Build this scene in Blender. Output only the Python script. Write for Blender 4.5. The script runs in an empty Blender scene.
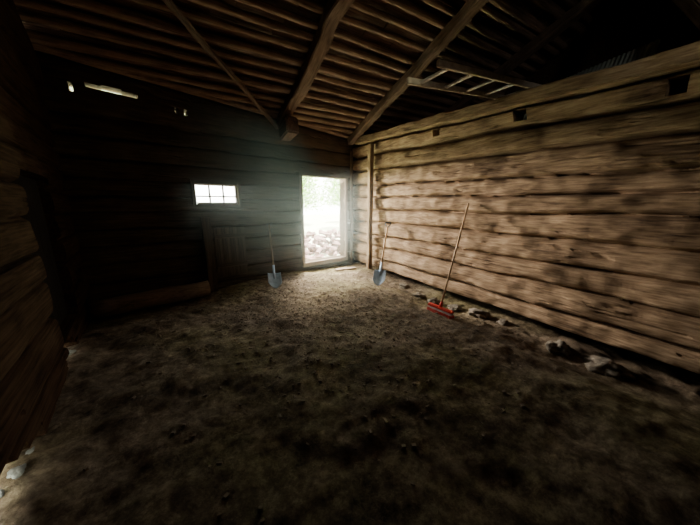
import bpy, bmesh, math, random
from mathutils import Vector, Matrix, noise
random.seed(7)
S = bpy.context.scene
COL = S.collection

# ------------------------------------------------------------ helpers
def link(ob, parent=None):
    COL.objects.link(ob)
    if parent: ob.parent = parent
    return ob
def meshobj(name, verts, faces, mat=None, parent=None, smooth=False):
    me = bpy.data.meshes.new(name)
    me.from_pydata([tuple(v) for v in verts], [], faces); me.update()
    if mat: me.materials.append(mat)
    if smooth:
        for p in me.polygons: p.use_smooth = True
    return link(bpy.data.objects.new(name, me), parent)
def meta(ob, label=None, category=None, group=None, kind=None):
    if label: ob["label"] = label
    if category: ob["category"] = category
    if group: ob["group"] = group
    if kind: ob["kind"] = kind
    return ob
def struct(ob, label=None, cat=None):
    ob["kind"] = "structure"
    if label: ob["label"] = label
    if cat: ob["category"] = cat
    return ob
def nz(x, y, z=0.0): return noise.noise(Vector((x, y, z)))
def empty(name, loc=(0,0,0)):
    e = bpy.data.objects.new(name, None); e.location = loc; e.empty_display_size = .1
    return link(e)

# ------------------------------------------------------------ materials
def newmat(name):
    m = bpy.data.materials.new(name); m.use_nodes = True
    nt = m.node_tree; b = nt.nodes["Principled BSDF"]
    return m, nt, b
def wood(name, cols, scale=1.0, rough=.85, bump=.6, axis=0, st=.9, blotch=.3, scallop=0, spec=.2):
    m, nt, b = newmat(name); N = nt.nodes; L = nt.links
    tc = N.new("ShaderNodeTexCoord")
    mp = N.new("ShaderNodeMapping")
    s = [14*scale]*3; s[axis] = st*scale
    mp.inputs["Scale"].default_value = s
    L.new(tc.outputs["Object"], mp.inputs["Vector"])
    n1 = N.new("ShaderNodeTexNoise"); n1.inputs["Scale"].default_value = 1.6; n1.inputs["Detail"].default_value = 8; n1.inputs["Roughness"].default_value=.65
    L.new(mp.outputs[0], n1.inputs["Vector"])
    mp2 = N.new("ShaderNodeMapping"); s2 = [60*scale]*3; s2[axis] = 2.2*st*scale
    mp2.inputs["Scale"].default_value = s2
    L.new(tc.outputs["Object"], mp2.inputs["Vector"])
    n2 = N.new("ShaderNodeTexNoise"); n2.inputs["Scale"].default_value = 1.0; n2.inputs["Detail"].default_value = 5
    L.new(mp2.outputs[0], n2.inputs["Vector"])
    n3 = N.new("ShaderNodeTexNoise"); n3.inputs["Scale"].default_value = 2.6*scale; n3.inputs["Detail"].default_value = 6
    L.new(tc.outputs["Object"], n3.inputs["Vector"])
    a1 = N.new("ShaderNodeMath"); a1.operation='MULTIPLY_ADD'; a1.inputs[1].default_value=.4
    L.new(n2.outputs[0], a1.inputs[0])
    a2 = N.new("ShaderNodeMath"); a2.operation='MULTIPLY_ADD'; a2.inputs[1].default_value=.8-blotch
    L.new(n1.outputs[0], a2.inputs[0])
    a3 = N.new("ShaderNodeMath"); a3.operation='MULTIPLY'; a3.inputs[1].default_value=blotch
    L.new(n3.outputs[0], a3.inputs[0]); L.new(a3.outputs[0], a2.inputs[2]); L.new(a2.outputs[0], a1.inputs[2])
    cr = N.new("ShaderNodeValToRGB"); e = cr.color_ramp
    e.elements[0].position=.44; e.elements[0].color=(*cols[0],1)
    e.elements[1].position=.76; e.elements[1].color=(*cols[2],1)
    k = e.elements.new(.57); k.color=(*cols[1],1)
    L.new(a1.outputs[0], cr.inputs[0]); L.new(cr.outputs[0], b.inputs["Base Color"])
    b.inputs["Roughness"].default_value = rough
    b.inputs["Specular IOR Level"].default_value = spec
    bp = N.new("ShaderNodeBump"); bp.inputs["Strength"].default_value=bump; bp.inputs["Distance"].default_value=.014
    L.new(a1.outputs[0], bp.inputs["Height"]); L.new(bp.outputs[0], b.inputs["Normal"])
    if scallop:    # axe-hewn facets
        mp3 = N.new("ShaderNodeMapping"); mp3.inputs["Scale"].default_value=(3.2,2,7.0); mp3.inputs["Rotation"].default_value=(0,.25,0)
        L.new(tc.outputs["Object"], mp3.inputs["Vector"])
        vo = N.new("ShaderNodeTexVoronoi"); vo.feature='SMOOTH_F1'; vo.inputs["Scale"].default_value=1.0; vo.inputs["Smoothness"].default_value=.4
        L.new(mp3.outputs[0], vo.inputs["Vector"])
        b2 = N.new("ShaderNodeBump"); b2.inputs["Strength"].default_value=1; b2.inputs["Distance"].default_value=scallop
        L.new(vo.outputs["Distance"], b2.inputs["Height"]); L.new(b2.outputs[0], bp.inputs["Normal"])
    return m
def noisy(name, c1, c2, scale=5, rough=.9, bump=.5, dist=.02, metal=0, detail=8, spec=.3):
    m, nt, b = newmat(name); N = nt.nodes; L = nt.links
    tc = N.new("ShaderNodeTexCoord")
    n = N.new("ShaderNodeTexNoise"); n.inputs["Scale"].default_value=scale; n.inputs["Detail"].default_value=detail; n.inputs["Roughness"].default_value=.65
    L.new(tc.outputs["Object"], n.inputs["Vector"])
    cr = N.new("ShaderNodeValToRGB"); cr.color_ramp.elements[0].position=.35; cr.color_ramp.elements[1].position=.68
    cr.color_ramp.elements[0].color=(*c1,1); cr.color_ramp.elements[1].color=(*c2,1)
    L.new(n.outputs[0], cr.inputs[0]); L.new(cr.outputs[0], b.inputs["Base Color"])
    b.inputs["Roughness"].default_value=rough; b.inputs["Metallic"].default_value=metal
    b.inputs["Specular IOR Level"].default_value=spec
    bp = N.new("ShaderNodeBump"); bp.inputs["Strength"].default_value=bump; bp.inputs["Distance"].default_value=dist
    L.new(n.outputs[0], bp.inputs["Height"]); L.new(bp.outputs[0], b.inputs["Normal"])
    return m
def dirt(name):
    m, nt, b = newmat(name); N = nt.nodes; L = nt.links
    tc = N.new("ShaderNodeTexCoord")
    n1 = N.new("ShaderNodeTexNoise"); n1.inputs["Scale"].default_value=1.9; n1.inputs["Detail"].default_value=10; n1.inputs["Roughness"].default_value=.72
    n2 = N.new("ShaderNodeTexNoise"); n2.inputs["Scale"].default_value=13; n2.inputs["Detail"].default_value=12; n2.inputs["Roughness"].default_value=.82
    n3 = N.new("ShaderNodeTexNoise"); n3.inputs["Scale"].default_value=.55; n3.inputs["Detail"].default_value=3
    for n in (n1,n2,n3): L.new(tc.outputs["Object"], n.inputs["Vector"])
    cr = N.new("ShaderNodeValToRGB"); e=cr.color_ramp
    e.elements[0].position=.39; e.elements[0].color=(.035,.024,.016,1)
    e.elements[1].position=.63; e.elements[1].color=(.44,.34,.24,1)
    k=e.elements.new(.5); k.color=(.17,.122,.082,1)
    mx = N.new("ShaderNodeMath"); mx.operation='MULTIPLY_ADD'; mx.inputs[1].default_value=.55
    h = N.new("ShaderNodeMath"); h.operation='MULTIPLY'; h.inputs[1].default_value=.45
    L.new(n1.outputs[0], h.inputs[0]); L.new(n2.outputs[0], mx.inputs[0]); L.new(h.outputs[0], mx.inputs[2])
    L.new(mx.outputs[0], cr.inputs[0])
    cr2 = N.new("ShaderNodeValToRGB"); cr2.color_ramp.elements[0].position=.46; cr2.color_ramp.elements[1].position=.62
    cr2.color_ramp.elements[0].color=(1,1,1,1); cr2.color_ramp.elements[1].color=(.92,1.0,.74,1)
    L.new(n3.outputs[0], cr2.inputs[0])
    mm = N.new("ShaderNodeMix"); mm.data_type='RGBA'; mm.blend_type='MULTIPLY'; mm.inputs[0].default_value=1
    L.new(cr.outputs[0], mm.inputs[6]); L.new(cr2.outputs[0], mm.inputs[7]); L.new(mm.outputs[2], b.inputs["Base Color"])
    b.inputs["Roughness"].default_value=.95; b.inputs["Specular IOR Level"].default_value=.1
    bp = N.new("ShaderNodeBump"); bp.inputs["Strength"].default_value=1; bp.inputs["Distance"].default_value=.06
    L.new(mx.outputs[0], bp.inputs["Height"]); L.new(bp.outputs[0], b.inputs["Normal"])
    return m

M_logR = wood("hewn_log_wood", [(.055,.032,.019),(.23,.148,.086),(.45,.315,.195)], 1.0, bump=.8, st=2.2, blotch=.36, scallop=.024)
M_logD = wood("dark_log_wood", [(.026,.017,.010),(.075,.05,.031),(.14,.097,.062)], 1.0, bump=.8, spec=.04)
M_logL = wood("shade_dark_log_wood", [(.010,.005,.003),(.034,.018,.010),(.07,.039,.022)], 1.0, bump=.8, spec=.02, rough=1)  # shade on the left wall put into a darker wood colour
M_raft = wood("rafter_wood", [(.05,.03,.02),(.17,.11,.075),(.30,.20,.14)], 1.0)
M_bat  = wood("batten_wood", [(.06,.037,.025),(.24,.152,.102),(.44,.30,.21)], 1.0)
M_roof = wood("roof_board_wood", [(.03,.017,.012),(.15,.09,.062),(.28,.185,.13)], 1.0)
M_trim = wood("frame_wood", [(.12,.08,.055),(.24,.17,.12),(.34,.26,.19)], 1.0)
M_dark = wood("near_black_wood", [(.006,.0045,.0035),(.014,.010,.008),(.025,.019,.014)], 1.0, spec=.02)  # near-black colour, also the painted dark of the left doorway
M_hand = wood("handle_wood", [(.35,.20,.11),(.58,.38,.22),(.70,.50,.32)], 1.0, rough=.6, bump=.2, axis=2)
M_hand2= wood("grimy_handle_wood", [(.14,.08,.045),(.24,.15,.09),(.32,.21,.13)], 1.0, rough=.6, bump=.2, axis=2)
M_rail = noisy("ladder_rail_metal", (.36,.29,.22),(.56,.48,.38), 15, .5, .1, .002, .15)
M_white= noisy("painted_white", (.62,.54,.55),(.80,.70,.72), 20, .6, .2, .003)
M_dirt = dirt("packed_dirt")
M_stone= noisy("field_stone", (.10,.082,.063),(.29,.24,.185), 9, .95, 1, .03)
M_rub = noisy("pale_rubble", (.20,.20,.17),(.42,.43,.38), 9, .95, .8, .02)
M_yard = noisy("yard_gravel", (.36,.39,.24),(.6,.63,.45), 4, .95, .5, .03)
M_steel= noisy("blue_grey_steel", (.30,.38,.52),(.52,.62,.80), 12, .42, .15, .004, .2)
M_alu  = noisy("aluminium", (.60,.58,.54),(.82,.79,.74), 20, .5, .1, .002, .15)
M_red  = noisy("red_bristle", (.55,.04,.03),(.72,.12,.09), 70, .7, .6, .006)
M_pale = noisy("pale_bristle", (.62,.50,.46),(.82,.72,.68), 70, .8, .4, .004)
M_redp = noisy("red_plastic", (.60,.035,.02),(.72,.06,.04), 10, .5, .1, .002)
M_blk  = noisy("black_plastic", (.02,.02,.02),(.05,.05,.05), 20, .5, .1, .002)
M_zinc = noisy("corrugated_zinc", (.22,.25,.22),(.38,.42,.38), 8, .6, .2, .004, .1)
M_fire = wood("firewood", [(.06,.03,.022),(.17,.10,.08),(.40,.28,.24)], 2.0)
M_bark = noisy("bark", (.14,.13,.11),(.30,.28,.24), 12, .9, .8, .03)
M_leaf = noisy("leaf_green", (.15,.30,.04),(.30,.52,.10), 30, .7, .1, .002)
M_chip = noisy("straw_chip", (.14,.10,.07),(.34,.26,.18), 9, .9, .2, .004)
M_glass, nt, b = newmat("window_glass")
tr = nt.nodes.new("ShaderNodeBsdfTransparent"); gl = nt.nodes.new("ShaderNodeBsdfGlossy"); gl.inputs["Roughness"].default_value=.05
mxs = nt.nodes.new("ShaderNodeMixShader"); mxs.inputs[0].default_value=.06
nt.links.new(tr.outputs[0], mxs.inputs[1]); nt.links.new(gl.outputs[0], mxs.inputs[2])
nt.links.new(mxs.outputs[0], nt.nodes["Material Output"].inputs["Surface"])

# ------------------------------------------------------------ roof plane
SL=.38
XG=6.2                # gable beyond the side bay
def zr(y):            # underside of the rafters
    return 2.85+(5.96-y)*SL if y>=-.5 else 2.85+6.46*SL-(-.5-y)*SL
PHI=math.atan(.16)

# ------------------------------------------------------------ log wall
def logwall(name, length, z0, z1, nlog, mat, origin, ang, du=.035, dz=.018, thick=.2, openings=(), pockets=(), ztop=None, seed=0, gap=.05, zsplit=2.6, rough=1.0, jag=1.0, jp=12):
    us=set(); zs=set()
    nu=int(length/du); nzc=int((z1-z0)/dz)
    for i in range(nu+1): us.add(round(i*length/nu,4))
    for j in range(nzc+1): zs.add(round(z0+j*(z1-z0)/nzc,4))
    for (a,b2,c,d) in list(openings)+[p[:4] for p in pockets]:
        for s in (a,b2): us.add(round(s,4))
        for s in (c,d): zs.add(round(s,4))
    def clean(st, keep, eps):
        l=sorted(st); out=[]
        for v in l:
            if out and v-out[-1]<eps:
                if v in keep: out[-1]=v
                continue
            out.append(v)
        return out
    ku={round(v,4) for o in list(openings)+list(pockets) for v in o[:2]}
    kz={round(v,4) for o in list(openings)+list(pockets) for v in o[2:4]}
    us=clean(us,ku,du*.4); zs=clean(zs,kz,dz*.4)
    rnd=random.Random(seed)
    bounds=[z0]
    hs=[rnd.uniform(.78,1.22) for _ in range(nlog)]
    t=sum(hs)
    for h in hs: bounds.append(bounds[-1]+h*(z1-z0)/t)
    slopes=[rnd.uniform(-.008,.008)*jag for _ in range(nlog+1)]
    offs=[rnd.uniform(-.022,.022)*rough for _ in range(nlog)]
    tilt=[rnd.uniform(-.03,.03)*rough for _ in range(nlog)]
    def height(u,z):
        for (a,b2,cc,d,dep) in pockets:
            if a-1e-4<=u<=b2+1e-4 and cc-1e-4<=z<=d+1e-4: return -dep
        bs=[bb+(0 if k in (0,nlog) else slopes[k]*(u-length/2)+.026*jag*nz(u*.7,k*7.3,seed)+.010*jag*nz(u*3.1,k*3.3,seed)) for k,bb in enumerate(bounds)]
        k=0
        while k<nlog-1 and z>bs[k+1]: k+=1
        tt=(z-bs[k])/max(.01,bs[k+1]-bs[k]); tt=min(1,max(0,tt))
        w=abs(2*tt-1)
        h=-gap*(w**jp) -.018*w**3 + offs[k]+tilt[k]*(tt-.5)
        h-= .6*gap*max(0,nz(u*1.3,k*4.1,seed+2)*1.5)*(w**5)*jag
        h+=.026*rough*nz(u*.9,z*4,seed+k)+.018*rough*nz(u*2.6,z*4,seed+3*k)+.006*rough*nz(u*7,z*10,seed)
        c=nz(u*.5,z*24+k*5,seed+9)
        if abs(c)<.04: h-=.016*(1-abs(c)/.04)*(1 if nz(u*.6,k*2.1,5)>.0 else 0)
        return h
    verts=[];NU=len(us);NZ=len(zs)
    def zm(u,z):
        if ztop is None or z<=zsplit: return z
        return zsplit+(z-zsplit)*(ztop(u)-zsplit)/(z1-zsplit)
    for z in zs:
        for u in us: verts.append((u,height(u,z),zm(u,z)))
    nb=len(verts)
    for z in zs:
        for u in us: verts.append((u,-thick,zm(u,z)))
    def kept(i,j):
        if i<0 or j<0 or i>=NU-1 or j>=NZ-1: return False
        uc=(us[i]+us[i+1])/2; zc=(zs[j]+zs[j+1])/2
        for (a,b2,c,d) in openings:
            if a<uc<b2 and c<zc<d: return False
        return True
    faces=[]
    for j in range(NZ-1):
        for i in range(NU-1):
            if not kept(i,j): continue
            a=j*NU+i; b2=a+1; c=a+NU+1; d=a+NU
            faces.append((a,d,c,b2)); faces.append((nb+a,nb+b2,nb+c,nb+d))
            if not kept(i,j-1): faces.append((a,b2,nb+b2,nb+a))
            if not kept(i,j+1): faces.append((d,nb+d,nb+c,c))
            if not kept(i-1,j): faces.append((a,nb+a,nb+d,d))
            if not kept(i+1,j): faces.append((b2,c,nb+c,nb+b2))
    ob=meshobj(name,verts,faces,mat,smooth=False)
    ob.location=(origin[0],origin[1],0); ob.rotation_euler=(0,0,ang)
    return ob

def box_part(name, dims, mat, parent=None, seg=8, wob=.006, bev=.012, seed=0):
    bm=bmesh.new(); bmesh.ops.create_cube(bm,size=1)
    for v in bm.verts: v.co=Vector((v.co.x*dims[0],v.co.y*dims[1],v.co.z*dims[2]))
    bmesh.ops.bevel(bm,geom=[e for e in bm.edges],offset=min(bev,min(dims)*.3),segments=2,affect='EDGES')
    n=max(1,int(dims[0]/.12))
    for k in range(1,n):
        x=-dims[0]/2+k*dims[0]/n
        bmesh.ops.bisect_plane(bm,geom=bm.verts[:]+bm.edges[:]+bm.faces[:],plane_co=(x,0,0),plane_no=(1,0,0))
    for v in bm.verts:
        v.co.y+=wob*nz(v.co.x*1.5,seed,1)*2+wob*.5*nz(v.co.x*6,v.co.z*8,seed)
        v.co.z+=wob*nz(v.co.x*1.3,seed,7)*2+wob*.5*nz(v.co.x*6,v.co.y*8,seed+4)
    me=bpy.data.meshes.new(name); bm.to_mesh(me); bm.free()
    me.materials.append(mat)
    return link(bpy.data.objects.new(name,me),parent)
def along(ob,p,q,roll=0):
    p=Vector(p);q=Vector(q); d=(q-p).normalized()
    up=Vector((0,0,1))
    if abs(d.z)>.98: up=Vector((0,1,0))
    y=up.cross(d).normalized(); z=d.cross(y)
    R=Matrix((d,y,z)).transposed().to_4x4()
    ob.matrix_world=Matrix.Translation((p+q)/2)@R@Matrix.Rotation(roll,4,'X')
    return ob
def beam(name,p,q,w,h,mat,seed=0,wob=.008):
    ob=box_part(name,((Vector(q)-Vector(p)).length,w,h),mat,seed=seed,wob=wob)
    return along(ob,p,q)
def tube(name, pts, rads, mat, parent=None, n=12, wob=0, seed=0, caps=True):
    verts=[];faces=[]
    pts=[Vector(p) for p in pts]
    if not hasattr(rads,'__len__'): rads=[rads]*len(pts)
    prev=None
    for i,p in enumerate(pts):
        d=(pts[min(i+1,len(pts)-1)]-pts[max(i-1,0)]).normalized()
        if prev is None:
            a=Vector((0,0,1)) if abs(d.z)<.9 else Vector((1,0,0))
            x=d.cross(a).normalized()
        else: x=(prev-d*prev.dot(d)).normalized()
        prev=x; y=d.cross(x)
        for k in range(n):
            t=2*math.pi*k/n; r=rads[i]*(1+wob*nz(math.cos(t)*2+seed,math.sin(t)*2,i*.7))
            verts.append(p+x*math.cos(t)*r+y*math.sin(t)*r)
    for i in range(len(pts)-1):
        for k in range(n):
            a=i*n+k;b2=i*n+(k+1)%n
            faces.append((a,b2,b2+n,a+n))
    if caps: faces.append(tuple(range(n))[::-1]); faces.append(tuple(range((len(pts)-1)*n,len(pts)*n)))
    return meshobj(name,verts,faces,mat,parent,smooth=True)

# ------------------------------------------------------------ floor
def gz(x,y):
    h=.045*nz(x*.9,y*.9,1)+.026*nz(x*2.6,y*2.6,2)+.021*nz(x*6,y*6,3)+.013*nz(x*12,y*12,4)
    if x>2.75: h-=.11*min(1,(x-2.75)/.6)**1.5*(1 if y<4 else max(0,1-(y-4)))
    if x<.8 and y>4: h-=.12*min(1,(.8-x)/1)*min(1,(y-4))
    if x>2.9 and y<1.6: h-=.08*min(1,(1.6-y))*min(1,(x-2.9)/.3)
    return h
def floor():
    x0,x1,y0,y1=-3.2,6.3,-3.2,6.15
    d=.03; nx=int((x1-x0)/d); ny=int((y1-y0)/d)
    v=[];f=[]
    for j in range(ny+1):
        for i in range(nx+1):
            x=x0+(x1-x0)*i/nx;y=y0+(y1-y0)*j/ny
            v.append((x,y,gz(x,y)))
    for j in range(ny):
        for i in range(nx):
            a=j*(nx+1)+i; f.append((a,a+1,a+nx+2,a+nx+1))
    return meshobj("floor",v,f,M_dirt,smooth=True)
struct(floor(),"uneven packed dirt floor of the barn","floor")
v=[];f=[]
n=60
for j in range(n+1):
    for i in range(n+1):
        x=-20+46*i/n; y=-14+50*j/n
        z=-.34+.06*nz(x*.5,y*.5,3)
        if y>7: z+=.02*(y-7)
        v.append((x,y,z))
for j in range(n):
    for i in range(n):
        a=j*(n+1)+i; f.append((a,a+1,a+n+2,a+n+1))
struct(meshobj("ground",v,f,M_yard,smooth=True),"pale sunlit yard outside the doorway","ground")

# ------------------------------------------------------------ walls
zpl=lambda y: 2.61+.065*y     # centre height of the top timber
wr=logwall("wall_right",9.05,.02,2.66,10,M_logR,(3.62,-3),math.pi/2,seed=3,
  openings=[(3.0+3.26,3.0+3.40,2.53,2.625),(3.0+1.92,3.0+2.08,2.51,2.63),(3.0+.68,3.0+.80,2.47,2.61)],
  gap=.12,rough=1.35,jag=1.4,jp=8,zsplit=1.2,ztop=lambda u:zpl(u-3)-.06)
struct(wr,"weathered hewn log wall, warm brown horizontal timbers","wall")
C=Vector((3.55,5.96)); e=Vector((-math.cos(PHI),-math.sin(PHI))); nin=Vector((math.sin(PHI),-math.cos(PHI)))
def bw(s,z,out=0.0):
    p=C+e*s+nin*out; return Vector((p.x,p.y,z))
D0,D1,DZ0,DZ1=.233,1.428,.20,2.15
W0,W1,WZ0,WZ1=2.81,3.53,1.53,1.88
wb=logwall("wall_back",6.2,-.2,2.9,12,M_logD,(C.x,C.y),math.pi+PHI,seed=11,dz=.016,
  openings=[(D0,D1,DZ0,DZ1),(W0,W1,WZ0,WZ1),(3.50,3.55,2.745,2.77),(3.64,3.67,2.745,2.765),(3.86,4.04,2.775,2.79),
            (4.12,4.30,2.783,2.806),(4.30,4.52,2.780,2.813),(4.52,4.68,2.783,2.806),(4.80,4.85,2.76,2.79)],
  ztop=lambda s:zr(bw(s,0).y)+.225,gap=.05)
struct(wb,"dark horizontal log wall with a doorway and small window","wall")
LO=Vector((-1.49,5.4)); LA=math.atan2(-.9886,.1503)
ld=Vector((.1503,-.9886)); ln=Vector((.9886,.1503))
def lw(s,z,out=0.0):
    p=LO+ld*s+ln*out; return Vector((p.x,p.y,z))
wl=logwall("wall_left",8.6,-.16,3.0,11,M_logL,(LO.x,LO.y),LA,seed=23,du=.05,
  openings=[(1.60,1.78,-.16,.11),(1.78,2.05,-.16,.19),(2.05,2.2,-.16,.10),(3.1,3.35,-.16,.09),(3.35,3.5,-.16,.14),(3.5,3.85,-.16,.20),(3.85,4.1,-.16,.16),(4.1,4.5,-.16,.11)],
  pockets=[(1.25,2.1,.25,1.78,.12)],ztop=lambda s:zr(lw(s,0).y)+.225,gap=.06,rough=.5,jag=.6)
struct(wl,"near dark log wall with daylight gaps at the footing","wall")
def poly_wall(name,pts,thick,lab,mat=M_dark):
    n=len(pts); t=Vector(thick)
    v=[Vector(p) for p in pts]+[Vector(p)+t for p in pts]
    f=[tuple(range(n)),tuple(range(n,2*n))[::-1]]+[(i,(i+1)%n,(i+1)%n+n,i+n) for i in range(n)]
    return struct(meshobj(name,v,f,mat),lab,"wall")
zt=lambda y:zr(y)+.31
poly_wall("wall_gable",[(XG,-3.1,-.4),(XG,6.3,-.4),(XG,6.3,zt(6.3)),(XG,-.5,zt(-.5)),(XG,-3.1,zt(-3.1))],(.12,0,0),"dark gable boarding beyond the log wall",M_logD)
poly_wall("wall_near",[(-.6,-3.0,-.4),(XG,-3.0,-.4),(XG,-3.0,zt(-3.0)),(-.6,-3.0,zt(-3.0))],(0,-.12,0),"dark wall closing the barn")
poly_wall("wall_bay",[(3.55,6.02,-.4),(XG+.05,6.02,-.4),(XG+.05,6.02,zt(6.02)),(3.55,6.02,zt(6.02))],(0,.1,0),"dark end wall of the side bay")
poly_wall("wall_sky_block",[(-2.6,-3.1,-.4),(-2.6,5.2,-.4),(-2.6,5.2,1.1),(-2.6,-3.1,1.1)],(-.08,0,0),"added low screen blocking sky light beside the barn wall",M_logD)  # added to keep sky light out of the left wall gaps
lf=box_part("ceiling_side_bay",(9.0,2.4,.05),M_logL); lf.location=(5.02,1.5,2.48); lf.rotation_euler=(0,0,math.pi/2)
struct(lf,"dark loft boards over the side bay","loft")

# ------------------------------------------------------------ roof boards
def roof():
    v=[];f=[]
    def slab(p):
        b0=len(v); v.extend(p); 
        for q in ((0,1,2,3),(7,6,5,4),(0,4,5,1),(1,5,6,2),(2,6,7,3),(3,7,4,0)): f.append(tuple(b0+k for k in q))
    rnd=random.Random(4)
    for side in (0,1):
        y=6.6 if side==0 else -3.7
        sgn=-1 if side==0 else 1
        while (y>-.5 if side==0 else y<-.5):
            yb=y+sgn*.24
            if side==0: yb=max(yb,-.53)
            else: yb=min(yb,-.47)
            x=-2.6
            while x<XG+.3:
                xe=min(XG+.4,x+rnd.uniform(.25,.7)); o=rnd.uniform(0,.03)
                za=zr(y)+.25+.02+o; zb=zr(yb)+.25+o
                slab([(x,y,za),(xe-.004,y,za),(xe-.004,yb,zb),(x,yb,zb),(x,y,za+.03),(xe-.004,y,za+.03),(xe-.004,yb,zb+.03),(x,yb,zb+.03)])
                x=xe
            y+=sgn*.21
    return meshobj("ceiling",v,f,M_roof)
struct(roof(),"reddish-brown lapped roof boards seen from below","ceiling")
XR=XG+.5
v=[(-2.7,6.7,zr(6.7)+.34),(XR,6.7,zr(6.7)+.34),(XR,-.5,zr(-.5)+.34),(-2.7,-.5,zr(-.5)+.34),(XR,-3.8,zr(-3.8)+.34),(-2.7,-3.8,zr(-3.8)+.34)]
struct(meshobj("ceiling_roof_skin",v,[(0,1,2,3),(3,2,4,5)],M_dark),"outer roof covering","roof")

for k,(xa,xb) in enumerate([(3.42,3.60),(1.70,1.97),(5.1,5.3)]):
    ya=min(5.92,5.96-.16*(3.55-xa))-.09; yb=-.45
    p=Vector((xa,ya,zr(ya)+.08)); q=Vector((xb+.12,yb,zr(yb)+.08))
    w=.19 if k==1 else .15
    r=beam("rafter",p,q,w,.16,M_raft,seed=k*5,wob=.03)
    meta(r,"rough-hewn sloping roof rafter, brown timber","rafter","sloping rafters carrying the roof")
y=5.85;k=0
rnd=random.Random(9)
while y>-.3:
    pts=[];rads=[]
    ph=rnd.uniform(0,50); r0=rnd.uniform(.042,.060)
    sk=rnd.uniform(-.018,.018)
    for i in range(60):
        x=-2.3+8.4*i/59
        yy=y+sk*(x-2)+.025*nz(x*.5,ph)+.004*nz(x*3,ph)
        if yy>5.96-.16*(3.55-x)-.1: yy=5.96-.16*(3.55-x)-.1
        yy=min(yy,5.9)
        pts.append((x,yy,zr(yy)+.20+.012*nz(x*.8,ph,3))); rads.append(r0*(1+.2*nz(x*.5,ph,8)+.1*nz(x*4,ph,1)))
    b_=tube("roof_batten",pts,rads,M_bat,n=10,wob=.2,seed=k)
    meta(b_,"thin unpeeled roof pole running across the rafters","batten","poles across the rafters")
    y-=rnd.uniform(.15,.22);k+=1
br=beam("roof_brace",(1.60,5.50,zr(5.50)-.05),(-.35,3.45,zr(3.45)-.05),.07,.06,M_raft,seed=44)
meta(br,"slim diagonal wind brace nailed beneath the rafters","brace")
cb=box_part("rafter_bracket",(.46,.24,.30),M_raft,seed=50,wob=.02,bev=.03); cb.location=(1.74,5.28,2.93); cb.rotation_euler=(0,math.radians(8),math.radians(90))
meta(cb,"heavy timber block under a rafter foot at the log wall","bracket")

# ------------------------------------------------------------ door frame, window
def bbox(name,s0,s1,z0,z1,o0,o1,mat,parent=None,kind=True,lab=None,vertical=False):
    L=(z1-z0) if vertical else (s1-s0)
    dims=(L,(o1-o0),(s1-s0) if vertical else (z1-z0))
    ob=box_part(name,dims,mat,bev=.006,wob=.002,seed=s0*9)
    c=bw((s0+s1)/2,(z0+z1)/2,(o0+o1)/2)
    R=Matrix.Rotation(math.pi+PHI,4,'Z')
    if vertical: R=R@Matrix.Rotation(math.pi/2,4,'Y')
    ob.matrix_world=Matrix.Translation(c)@R
    return ob
t=[bbox("trim_1",D1,D1+.07,DZ0-.02,DZ1+.04,-.2,.035,M_trim,vertical=True),
   bbox("trim_2",D0-.07,D0,DZ0-.02,DZ1+.04,-.2,.035,M_trim,vertical=True),
   bbox("trim_3",D0-.07,D1+.09,DZ1,DZ1+.07,-.2,.04,M_logD),
   bbox("trim_4",D0-.05,D1+.07,DZ0-.10,DZ0+.0,-.24,.06,M_trim)]
for o,l in zip(t,["door jamb of worn brown wood","door jamb of worn brown wood","dark wooden door lintel","worn wooden door sill"]): struct(o,l,"door frame")
win=empty("window_1",bw((W0+W1)/2,WZ0,-.08)); struct(win,"small white-framed barn window with six panes","window")
bpy.context.view_layer.update()
def setpar(o,p):
    mw=o.matrix_world.copy(); o.parent=p; o.matrix_parent_inverse=Matrix.Identity(4); o.matrix_basis=Matrix.Translation(-p.location)@mw
fw=.03
WW=W1-W0
for nm,a in [("window_frame",(W0,W0+fw,WZ0,WZ1,1)),("window_frame",(W1-fw,W1,WZ0,WZ1,1)),("window_frame",(W0+fw,W1-fw,WZ1-fw,WZ1,0)),("window_frame",(W0+fw,W1-fw,WZ0,WZ0+fw,0)),
    ("mullion",(W0+WW*.34-.014,W0+WW*.34+.014,WZ0+fw,WZ1-fw,1)),("mullion",(W0+WW*.66-.014,W0+WW*.66+.014,WZ0+fw,WZ1-fw,1)),
    ("mullion",(W0+fw,W1-fw,(WZ0+WZ1)/2-.055,(WZ0+WZ1)/2-.030,0))]:
    s0,s1,z0,z1,vv=a
    o=bbox(nm,s0,s1,z0,z1,-.10,-.06,M_white,vertical=bool(vv)); setpar(o,win)
gp=[bw(W0+fw,WZ0+fw,-.085),bw(W1-fw,WZ0+fw,-.085),bw(W1-fw,WZ1-fw,-.085),bw(W0+fw,WZ1-fw,-.085)]
o=meshobj("window_pane",[p-win.location for p in gp],[(0,1,2,3)],M_glass,win)
for i,(s0,s1,z0,z1,vv) in enumerate([(W0-.05,W0,WZ0-.05,WZ1+.05,1),(W1,W1+.05,WZ0-.05,WZ1+.05,1),(W0,W1,WZ1,WZ1+.05,0),(W0,W1,WZ0-.05,WZ0,0)]):
    o=bbox("trim_%d"%(5+i),s0,s1,z0,z1,-.03,.03,M_logD,vertical=bool(vv)); struct(o,"dark window casing board","window casing")

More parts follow.
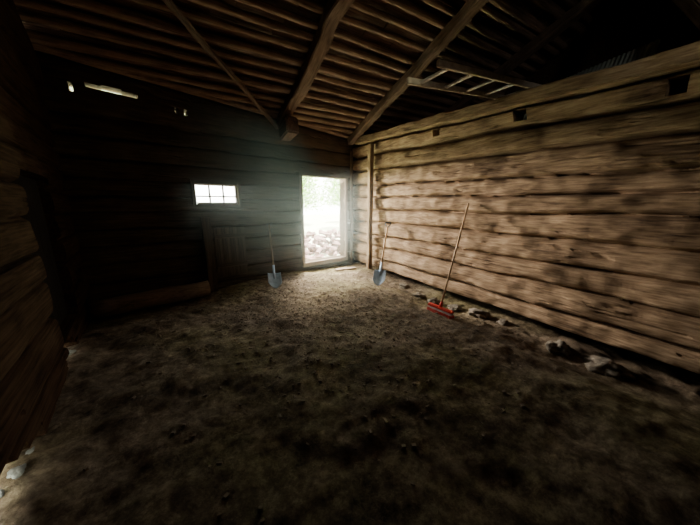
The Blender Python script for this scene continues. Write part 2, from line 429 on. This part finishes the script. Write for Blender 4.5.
hatch=empty("plank_hatch",bw(3.0,.15,.05)); meta(hatch,"dark plank hatch of upright boards beneath the small window","hatch")
s=2.76
for i in range(4):
    w=.14
    o=bbox("board",s,s+w-.005,.18,1.10+.02*nz(i,3),.02,.045,M_logD,vertical=True); setpar(o,hatch); s+=w
for z in (.35,.9):
    o=bbox("cross_rail",2.76,3.31,z,z+.08,.045,.07,M_logD); setpar(o,hatch)
p1=bbox("wall_post",3.36,3.50,-.06,1.3,.02,.14,M_logD,vertical=True); meta(p1,"short upright post on the dark log wall","post")
pts=[bw(3.55+1.5*i/8,.08+.015*nz(i,2),.30+.10*i/8) for i in range(9)]
sg=tube("sill_log",pts,[.13+.012*nz(i,5) for i in range(9)],M_raft,n=14,wob=.25); meta(sg,"thick dark log lying along the foot of the wall","log")
pp=beam("wall_post",(3.50,5.06,0.0),(3.50,5.06,2.82),.10,.11,M_logR,seed=61); meta(pp,"upright squared post fixed to the log wall near the doorway","post")
pc=beam("wall_post",(3.47,5.84,0.0),(3.47,5.84,2.8),.06,.06,M_logD,seed=62); meta(pc,"slim upright corner post beside the doorway","post")
dr=box_part("doorway_dark",(1.49,.83,.03),M_dark,wob=.001)  # black panel painting the dark beyond the left doorway
dr.matrix_world=Matrix.Translation(lw(1.675,1.02,-.095))@Matrix.Rotation(LA,4,'Z')@Matrix.Rotation(math.pi/2,4,'X')@Matrix.Rotation(math.pi/2,4,'Z')
struct(dr,"black panel standing in for the dark doorway in the near log wall","door")
tl=beam("top_plate",(3.60,-2.9,zpl(-2.9)+.01),(3.60,5.7,zpl(5.7)+.01),.27,.135,M_logR,seed=71,wob=.02)
meta(tl,"long squared top timber capping the log wall","beam")
tb=beam("tie_beam",(3.4,.42,2.80),(6.1,.55,3.0),.2,.2,M_raft,seed=75); meta(tb,"dark tie beam end resting on the wall top","beam")
tb=beam("gable_strut",(3.75,.62,2.90),(5.2,1.5,4.4),.12,.12,M_raft,seed=76); meta(tb,"slanting strut rising from the wall top to the roof","strut")

# ------------------------------------------------------------ ladder
lad=empty("ladder",(3.6,2.05,zpl(2.05)+.085)); lad.rotation_euler=(0,math.radians(-5.0),0); meta(lad,"worn metal ladder with pale rungs laid across the wall top","ladder")
for yy in (1.87,2.25):
    o=box_part("rail",(2.0,.032,.06),M_rail,lad,bev=.006,wob=.001); o.location=(-.62,yy-2.05,.03)
for i in range(6):
    x=-1.44+.36*i
    o=box_part("rung",(.36,.05,.022),M_alu,lad,bev=.006,wob=0); o.location=(x,.01,.03); o.rotation_euler=(0,0,math.pi/2)

v=[];f=[];nn=160
for i in range(nn+1):
    for j in range(2):
        a=i/nn; v.append((.014*math.sin(i*1.1)+.42*j, a*1.15, .70*j-.10*a*j))
for i in range(nn): f.append((2*i,2*i+2,2*i+3,2*i+1))
cs=meshobj("corrugated_sheet",v,f,M_zinc,smooth=True); cs.location=(4.0,1.1,2.51)
so=cs.modifiers.new("s",'SOLIDIFY'); so.thickness=.003
meta(cs,"dull corrugated metal sheet leaning in the dark loft","metal sheet")
for k,(p_,q_) in enumerate([((3.95,2.55,2.53),(5.4,2.9,2.53)),((4.7,.8,2.53),(5.7,2.2,2.53)),((3.9,-1.2,2.53),(4.5,.2,2.53))]):
    o=beam("loose_board",p_,q_,.14,.03,M_raft,seed=k+80,wob=.002); meta(o,"old loose board stored on the dark loft","board","boards stored on the loft")
v=[];f=[]
for i in range(160):
    s=3.2+2.4*i/159
    for j in range(2):
        p=bw(s,zr(bw(s,0).y)+.095-.10*j+.018*math.sin(i*.8),-.3-.45*j); v.append(p)
for i in range(159): f.append((2*i,2*i+2,2*i+3,2*i+1))
cs=meshobj("corrugated_sheet",v,f,M_zinc,smooth=True); meta(cs,"corrugated metal eave sheet glimpsed through the slit under the roof","metal sheet")

# ------------------------------------------------------------ shovels
def orient(root,p,q,facing):
    p=Vector(p);q=Vector(q); z=(q-p).normalized(); y=Vector(facing); y=(y-z*y.dot(z)).normalized(); x=y.cross(z)
    root.matrix_world=Matrix.Translation(p)@Matrix((x,y,z)).transposed().to_4x4()
def shovel(p,q,facing,dgrip,label,hm):
    r=empty("shovel"); meta(r,label,"shovel")
    L=(Vector(q)-Vector(p)).length
    v=[];f=[];nu,nv=12,14;W=.125;H=.32
    for j in range(nv+1):
        t=j/nv
        if t<.35: hw=W*(.55+.45*math.sin(t/.35*math.pi/2)) 
        else: hw=W*(1-.06*(t-.35))
        for i in range(nu+1):
            a=-1+2*i/nu
            z=t*H+ (1-t)*.035*(a*a)
            v.append((a*hw, -.035*(1-a*a)*(.6+.4*t)+.03*(1-t)**2, z))
    for j in range(nv):
        for i in range(nu):
            k=j*(nu+1)+i; f.append((k,k+1,k+nu+2,k+nu+1))
    b_=meshobj("blade",v,f,M_steel,r,smooth=True); m=b_.modifiers.new("s",'SOLIDIFY'); m.thickness=.004
    tube("socket",[(0,-.03,H*.62),(0,-.022,H),(0,-.005,H+.16)],[.012,.022,.021],M_steel,r,n=12)
    e_=L-(.10 if dgrip else 0)
    tube("shaft",[(0,-.008,H+.10),(0,.0,H+.3),(0,0,L*.75),(0,0,e_)],[.018,.017,.0165,.016],hm,r,n=12)
    if dgrip:
        tube("grip",[(0,0,e_-.02),(-.03,0,e_+.01),(-.052,0,e_+.05),(-.055,0,L-.012),(-.045,0,L),(.045,0,L),(.055,0,L-.012),(.052,0,e_+.05),(.03,0,e_+.01),(0,0,e_-.02)],[.013]*10,M_blk,r,n=10)
    else:
        tube("grip",[(-.06,0,L),(.06,0,L)],.015,M_blk,r,n=10)
    orient(r,p,q,facing); return r
shovel((2.93,3.93,gz(2.93,3.93)+.01),(3.48,4.36,1.16),(-1,-.7,.2),True,"blue-grey steel shovel with wooden shaft leaning on the log wall",M_hand)
shovel((1.17,4.70,gz(1.17,4.7)+.01),bw(2.26,1.12,.05),(-.1,-1,.2),False,"steel-bladed shovel leaning on the dark wall beside the doorway",M_hand2)

# ------------------------------------------------------------ broom
br=empty("push_broom"); meta(br,"red push broom with long wooden handle leaning on log wall","broom")
p=Vector((2.905,2.40,gz(2.9,2.4)+.085)); q=Vector((3.54,2.56,1.53))
zax=(q-p).normalized(); tube("handle",[zax*(.0),zax*.8,zax*((q-p).length)],[.014,.0135,.013],M_hand,br,n=12)
hb=box_part("broom_head",(.42,.065,.04),M_redp,br,bev=.01,wob=0); hb.rotation_euler=(0,0,math.radians(92))
tube("socket",[(0,0,.0),zax*.09],[.024,.018],M_redp,br,n=12)
def tufts(name,za,zb,mat,spread,r0,r1):
    v=[];f=[];rnd=random.Random(2)
    for i in range(34):
        for j in range(5):
            yy=-.2+.4*i/33; xx=-.024+.048*j/4
            dx=rnd.uniform(-.008,.008); dy=rnd.uniform(-.006,.006)
            b0=len(v)
            for (z_,rr_) in ((za,r0),(zb,r1)):
                t_=(-.012-z_)/.075
                cx=xx*(1+.7*t_)+dx*t_; cy=yy*(1+.06*t_)+dy*t_
                for k in range(5):
                    t=2*math.pi*k/5; v.append((cx+rr_*math.cos(t),cy+rr_*math.sin(t),z_))
            for k in range(5): f.append((b0+k,b0+(k+1)%5,b0+5+(k+1)%5,b0+5+k))
            f.append(tuple(b0+5+k for k in range(5)))
    o=meshobj(name,v,f,mat,br); return o
o=tufts("bristles",-.012,-.040,M_pale,0,.0045,.0055); o["label"]="pale upper broom bristles"
o=tufts("bristles",-.040,-.085,M_red,0,.0055,.0075); o["label"]="red broom bristle tips"
br.location=p

# ------------------------------------------------------------ stones
def stone(x,y,sz,flat,seed,label,z=None,grp="field stones along the wall foot",mat=None,sink=.9,jag=.32):
    bm=bmesh.new(); bmesh.ops.create_icosphere(bm,subdivisions=4,radius=1)
    rr=random.Random(seed); ax=(rr.uniform(.7,1.3),rr.uniform(.7,1.3),flat)
    for v in bm.verts:
        c=v.co.copy(); h=1+.55*nz(c.x*1.1+seed,c.y*1.1,c.z*1.1)+jag*nz(c.x*2.6,c.y*2.6+seed,c.z*2.6)+.08*nz(c.x*8,c.y*8+seed,c.z*8)
        v.co=Vector((c.x*ax[0],c.y*ax[1],c.z*ax[2]))*h*sz
    zmin=min(v.co.z for v in bm.verts)
    me=bpy.data.meshes.new("field_stone"); bm.to_mesh(me); bm.free(); me.materials.append(mat or M_stone)
    for p_ in me.polygons: p_.use_smooth=True
    o=link(bpy.data.objects.new("field_stone",me)); o.location=(x,y,(gz(x,y) if z is None else z)-zmin-sz*flat*sink)
    meta(o,label,"stone",grp); return o
for k,(x,y,s,fl) in enumerate([(3.38,3.28,.10,.45),(3.38,2.93,.13,.5),(3.48,2.60,.10,.45),(3.55,2.22,.11,.5),(3.50,1.17,.13,.5),
      (3.52,.76,.13,.5),(3.52,3.85,.09,.5),(3.56,1.85,.08,.5)]):
    stone(x,y,s,fl,k+3,"half-buried grey-brown field stone at the foot of the log wall")
rr=random.Random(5)
for k in range(26):
    s=rr.uniform(1.66,2.15) if k<9 else rr.uniform(3.2,4.4)
    p_=lw(s,0,rr.uniform(-.40,-.02)); stone(p_.x,p_.y,rr.uniform(.022,.05),.5,k+70,"pale rubble stone in the gap beneath the near log wall",grp="pale rubble under the near wall",mat=M_rub,sink=.6,jag=.15)

# ------------------------------------------------------------ floor debris
v=[];f=[];rnd=random.Random(12)
for i in range(1500):
    x=rnd.gauss(1.8,1.1); y=rnd.gauss(3.4,1.3)
    if x>3.4 or y>5.4 or x<-.9 or y<.8: continue
    a=rnd.uniform(0,math.pi); l=rnd.uniform(.005,.017); w=rnd.uniform(.004,.010); z=gz(x,y)+.001
    c,s_=math.cos(a)*l,math.sin(a)*l; cx,cy=-math.sin(a)*w,math.cos(a)*w; h=rnd.uniform(.004,.014)
    b0=len(v)
    for zz in (0,h):
        v+= [(x-c-cx,y-s_-cy,z+zz),(x+c-cx,y+s_-cy,z+zz),(x+c+cx,y+s_+cy,z+zz),(x-c+cx,y-s_+cy,z+zz)]
    for qd in ((4,5,6,7),(0,1,5,4),(1,2,6,5),(2,3,7,6),(3,0,4,7),(3,2,1,0)): f.append(tuple(b0+k for k in qd))
db=meshobj("wood_chips",v,f,M_chip); meta(db,"scattered wood chips and straw bits on the dirt","debris",kind="stuff")
pl=beam("loose_board",(2.75,5.35,gz(2.75,5.35)+.03),(3.25,5.30,gz(3.2,5.3)+.03),.16,.03,M_trim,seed=90); meta(pl,"short worn board lying before the doorway","board")

# ------------------------------------------------------------ outside
rnd=random.Random(21)
base=[]
for vv in range(4):
    L=.34; v=[];f=[];n=7 if vv%2 else 5
    ang=[2*math.pi*k/n+rnd.uniform(-.25,.25) for k in range(n)]
    for x in (-L/2,0,L/2):
        for a in ang: r=.075*(1+rnd.uniform(-.25,.25)); v.append((x,math.cos(a)*r,math.sin(a)*r))
    for j in range(2):
        for k in range(n): f.append((j*n+k,j*n+(k+1)%n,(j+1)*n+(k+1)%n,(j+1)*n+k))
    f.append(tuple(range(n))[::-1]); f.append(tuple(range(2*n,3*n)))
    base.append(meshobj("firewood",v,f,M_fire))
cnt=0
for lay in range(5):
    for iy in range(5-lay//2):
        for ix in range(5-lay//2):
            o=base[cnt] if cnt<4 else base[cnt%4].copy()
            if cnt>=4: COL.objects.link(o)
            x=3.2+.25*(lay//2)+ix*.50+rnd.uniform(-.08,.08); y=8.3+lay*.14+iy*.25+rnd.uniform(-.04,.04)
            o.location=(x,y,-.22+lay*.17+rnd.uniform(-.02,.05))
            o.rotation_euler=(rnd.uniform(0,6),rnd.uniform(-.35,.35),rnd.uniform(-1.3,1.3))
            o.scale=[rnd.uniform(.8,1.1)]*3
            meta(o,"split reddish firewood piece in a heap outside","firewood","split firewood heaped outside the doorway"); cnt+=1

def tree(x,y,h,seed):
    r=empty("birch_tree",(x,y,-.3)); meta(r,"slender leafy tree standing in the bright yard","tree")
    rr=random.Random(seed)
    tube("trunk",[(0,0,0),(.05,.02,h*.3),(.0,.06,h*.6),(.08,0,h)],[.14,.11,.07,.02],M_bark,r,n=10)
    v=[];f=[]
    for i in range(3200):
        t=rr.uniform(.30,1.02); rad=(1.3*math.sin(min(1,(1.05-t)/.8)*math.pi*.5)+.1)*math.sqrt(rr.random())
        a=rr.uniform(0,6.28); c=Vector((math.cos(a)*rad,math.sin(a)*rad,t*h+rr.uniform(-.2,.2)))
        u=Vector((rr.gauss(0,1),rr.gauss(0,1),rr.gauss(0,1))).normalized(); w=u.orthogonal().normalized()
        s=rr.uniform(.06,.12); b0=len(v)
        v+= [c-u*s,c+w*s*.5,c+u*s,c-w*s*.5]; f.append((b0,b0+1,b0+2,b0+3))
    meshobj("foliage",v,f,M_leaf,r)
for k,(x,y,h) in enumerate([(5.0,14,5.5),(8.4,15.5,6.5),(7.0,20,7),(11.5,21,6)]): tree(x,y,h,k)

# ------------------------------------------------------------ light
w=bpy.data.worlds.new("World"); S.world=w; w.use_nodes=True
bg=w.node_tree.nodes["Background"]; bg.inputs[0].default_value=(.97,1.0,.90,1); bg.inputs[1].default_value=27
sun=bpy.data.lights.new("sun",'SUN'); sun.energy=80; sun.angle=.02; sun.color=(1,.97,.88)
o=link(bpy.data.objects.new("sun",sun)); o.rotation_euler=Vector((.10,.42,-.95)).to_track_quat('-Z','Y').to_euler()
def portal(name,c,sx,sy,direc):
    l=bpy.data.lights.new(name,'AREA'); l.shape='RECTANGLE'; l.size=sx; l.size_y=sy; l.cycles.is_portal=True
    o=link(bpy.data.objects.new(name,l)); o.location=c; o.rotation_euler=Vector(direc).to_track_quat('-Z','Z').to_euler()
n3=Vector((nin.x,nin.y,0))
portal("door_portal",bw((D0+D1)/2,(DZ0+DZ1)/2,-.22),D1-D0,DZ1-DZ0,n3)
portal("window_portal",bw((W0+W1)/2,(WZ0+WZ1)/2,-.22),W1-W0,WZ1-WZ0,n3)
def spot(name,loc,tgt,en,col,size,rad):
    sp=bpy.data.lights.new(name,'SPOT'); sp.energy=en; sp.color=col; sp.spot_size=math.radians(size); sp.spot_blend=1; sp.shadow_soft_size=rad
    o=link(bpy.data.objects.new(name,sp)); o.location=loc; o.rotation_euler=(Vector(tgt)-Vector(loc)).to_track_quat('-Z','Y').to_euler()
spot("fill_spot",(-.45,1.3,2.2),(3.55,4.2,1.85),60,(1,.78,.54),46,.2)  # added fill spot for the right wall, not a lamp in the barn
spot("fill_spot",(1.9,2.0,3.6),(1.9,3.9,0),66,(.97,1,.70),46,.2)       # unseen fill added over the floor
spot("fill_spot",(1.2,-.6,.9),(2.8,4.8,3.2),32,(1,.84,.66),38,.2)        # unseen fill added up into the roof
spot("fill_spot",(2.2,-1.0,3.1),(4.4,1.8,3.1),42,(1,.96,.86),42,.1)        # unseen fill added toward the loft
# added spots in the yard, standing in for daylight through the doorway
spot("yard_fill_spot",(3.7,8.4,4.6),(2.7,5.2,.6),13000,(1,.95,.80),45,.7)
spot("yard_fill_spot",(1.3,9.2,2.1),(2.9,5.2,1.35),6500,(1,.91,.76),30,.35)
spot("yard_fill_spot",(4.75,7.6,.5),(2.75,5.9,1.15),650,(.72,1,.80),36,.12)  # green beam added to light the haze

# added haze volume imitating lens glare: thickest around the doorway, thinning out up and to the side
x0,x1,y0,y1,yl,z0,z1=-.9,3.4,3.5,5.62,4.98,.15,2.75
v=[(x0,y0,z0),(x1,y0,z0),(x1,y1,z0),(x0,yl,z0)]; v=v+[(a,b_,z1) for a,b_,_ in v]
hz=meshobj("glare_haze",v,[(3,2,1,0),(4,5,6,7),(0,1,5,4),(1,2,6,5),(2,3,7,6),(3,0,4,7)])
mh=bpy.data.materials.new("glare_haze"); mh.use_nodes=True; nt=mh.node_tree; nt.nodes.clear(); N=nt.nodes; L=nt.links
om=N.new("ShaderNodeOutputMaterial"); vs=N.new("ShaderNodeVolumeScatter"); vs.inputs["Color"].default_value=(.88,1,.90,1); vs.inputs["Anisotropy"].default_value=.2
tc=N.new("ShaderNodeTexCoord")
def blob(c,r,d):
    di=N.new("ShaderNodeVectorMath"); di.operation='DISTANCE'; di.inputs[1].default_value=c; L.new(tc.outputs["Object"],di.inputs[0])
    mr=N.new("ShaderNodeMapRange"); mr.interpolation_type='SMOOTHSTEP'; mr.inputs["From Min"].default_value=0; mr.inputs["From Max"].default_value=r
    mr.inputs["To Min"].default_value=d; mr.inputs["To Max"].default_value=0; L.new(di.outputs["Value"],mr.inputs["Value"]); return mr
b1=blob((2.5,5.4,1.3),1.5,.24); b2=blob((1.2,5.0,1.9),2.0,.24)
ad=N.new("ShaderNodeMath"); ad.operation='ADD'; L.new(b1.outputs[0],ad.inputs[0]); L.new(b2.outputs[0],ad.inputs[1]); L.new(ad.outputs[0],vs.inputs["Density"])
L.new(vs.outputs[0],om.inputs["Volume"]); hz.data.materials.append(mh)
meta(hz,"faint added haze imitating lens glare by the doorway","haze",kind="stuff")

# ------------------------------------------------------------ camera
cam=bpy.data.cameras.new("Camera"); cam.sensor_width=36; cam.lens=13.53; cam.clip_start=.02
co=link(bpy.data.objects.new("Camera",cam)); co.location=(0,0,1.5)
co.rotation_euler=(math.radians(90-12.2),0,math.radians(-30.4))
S.camera=co
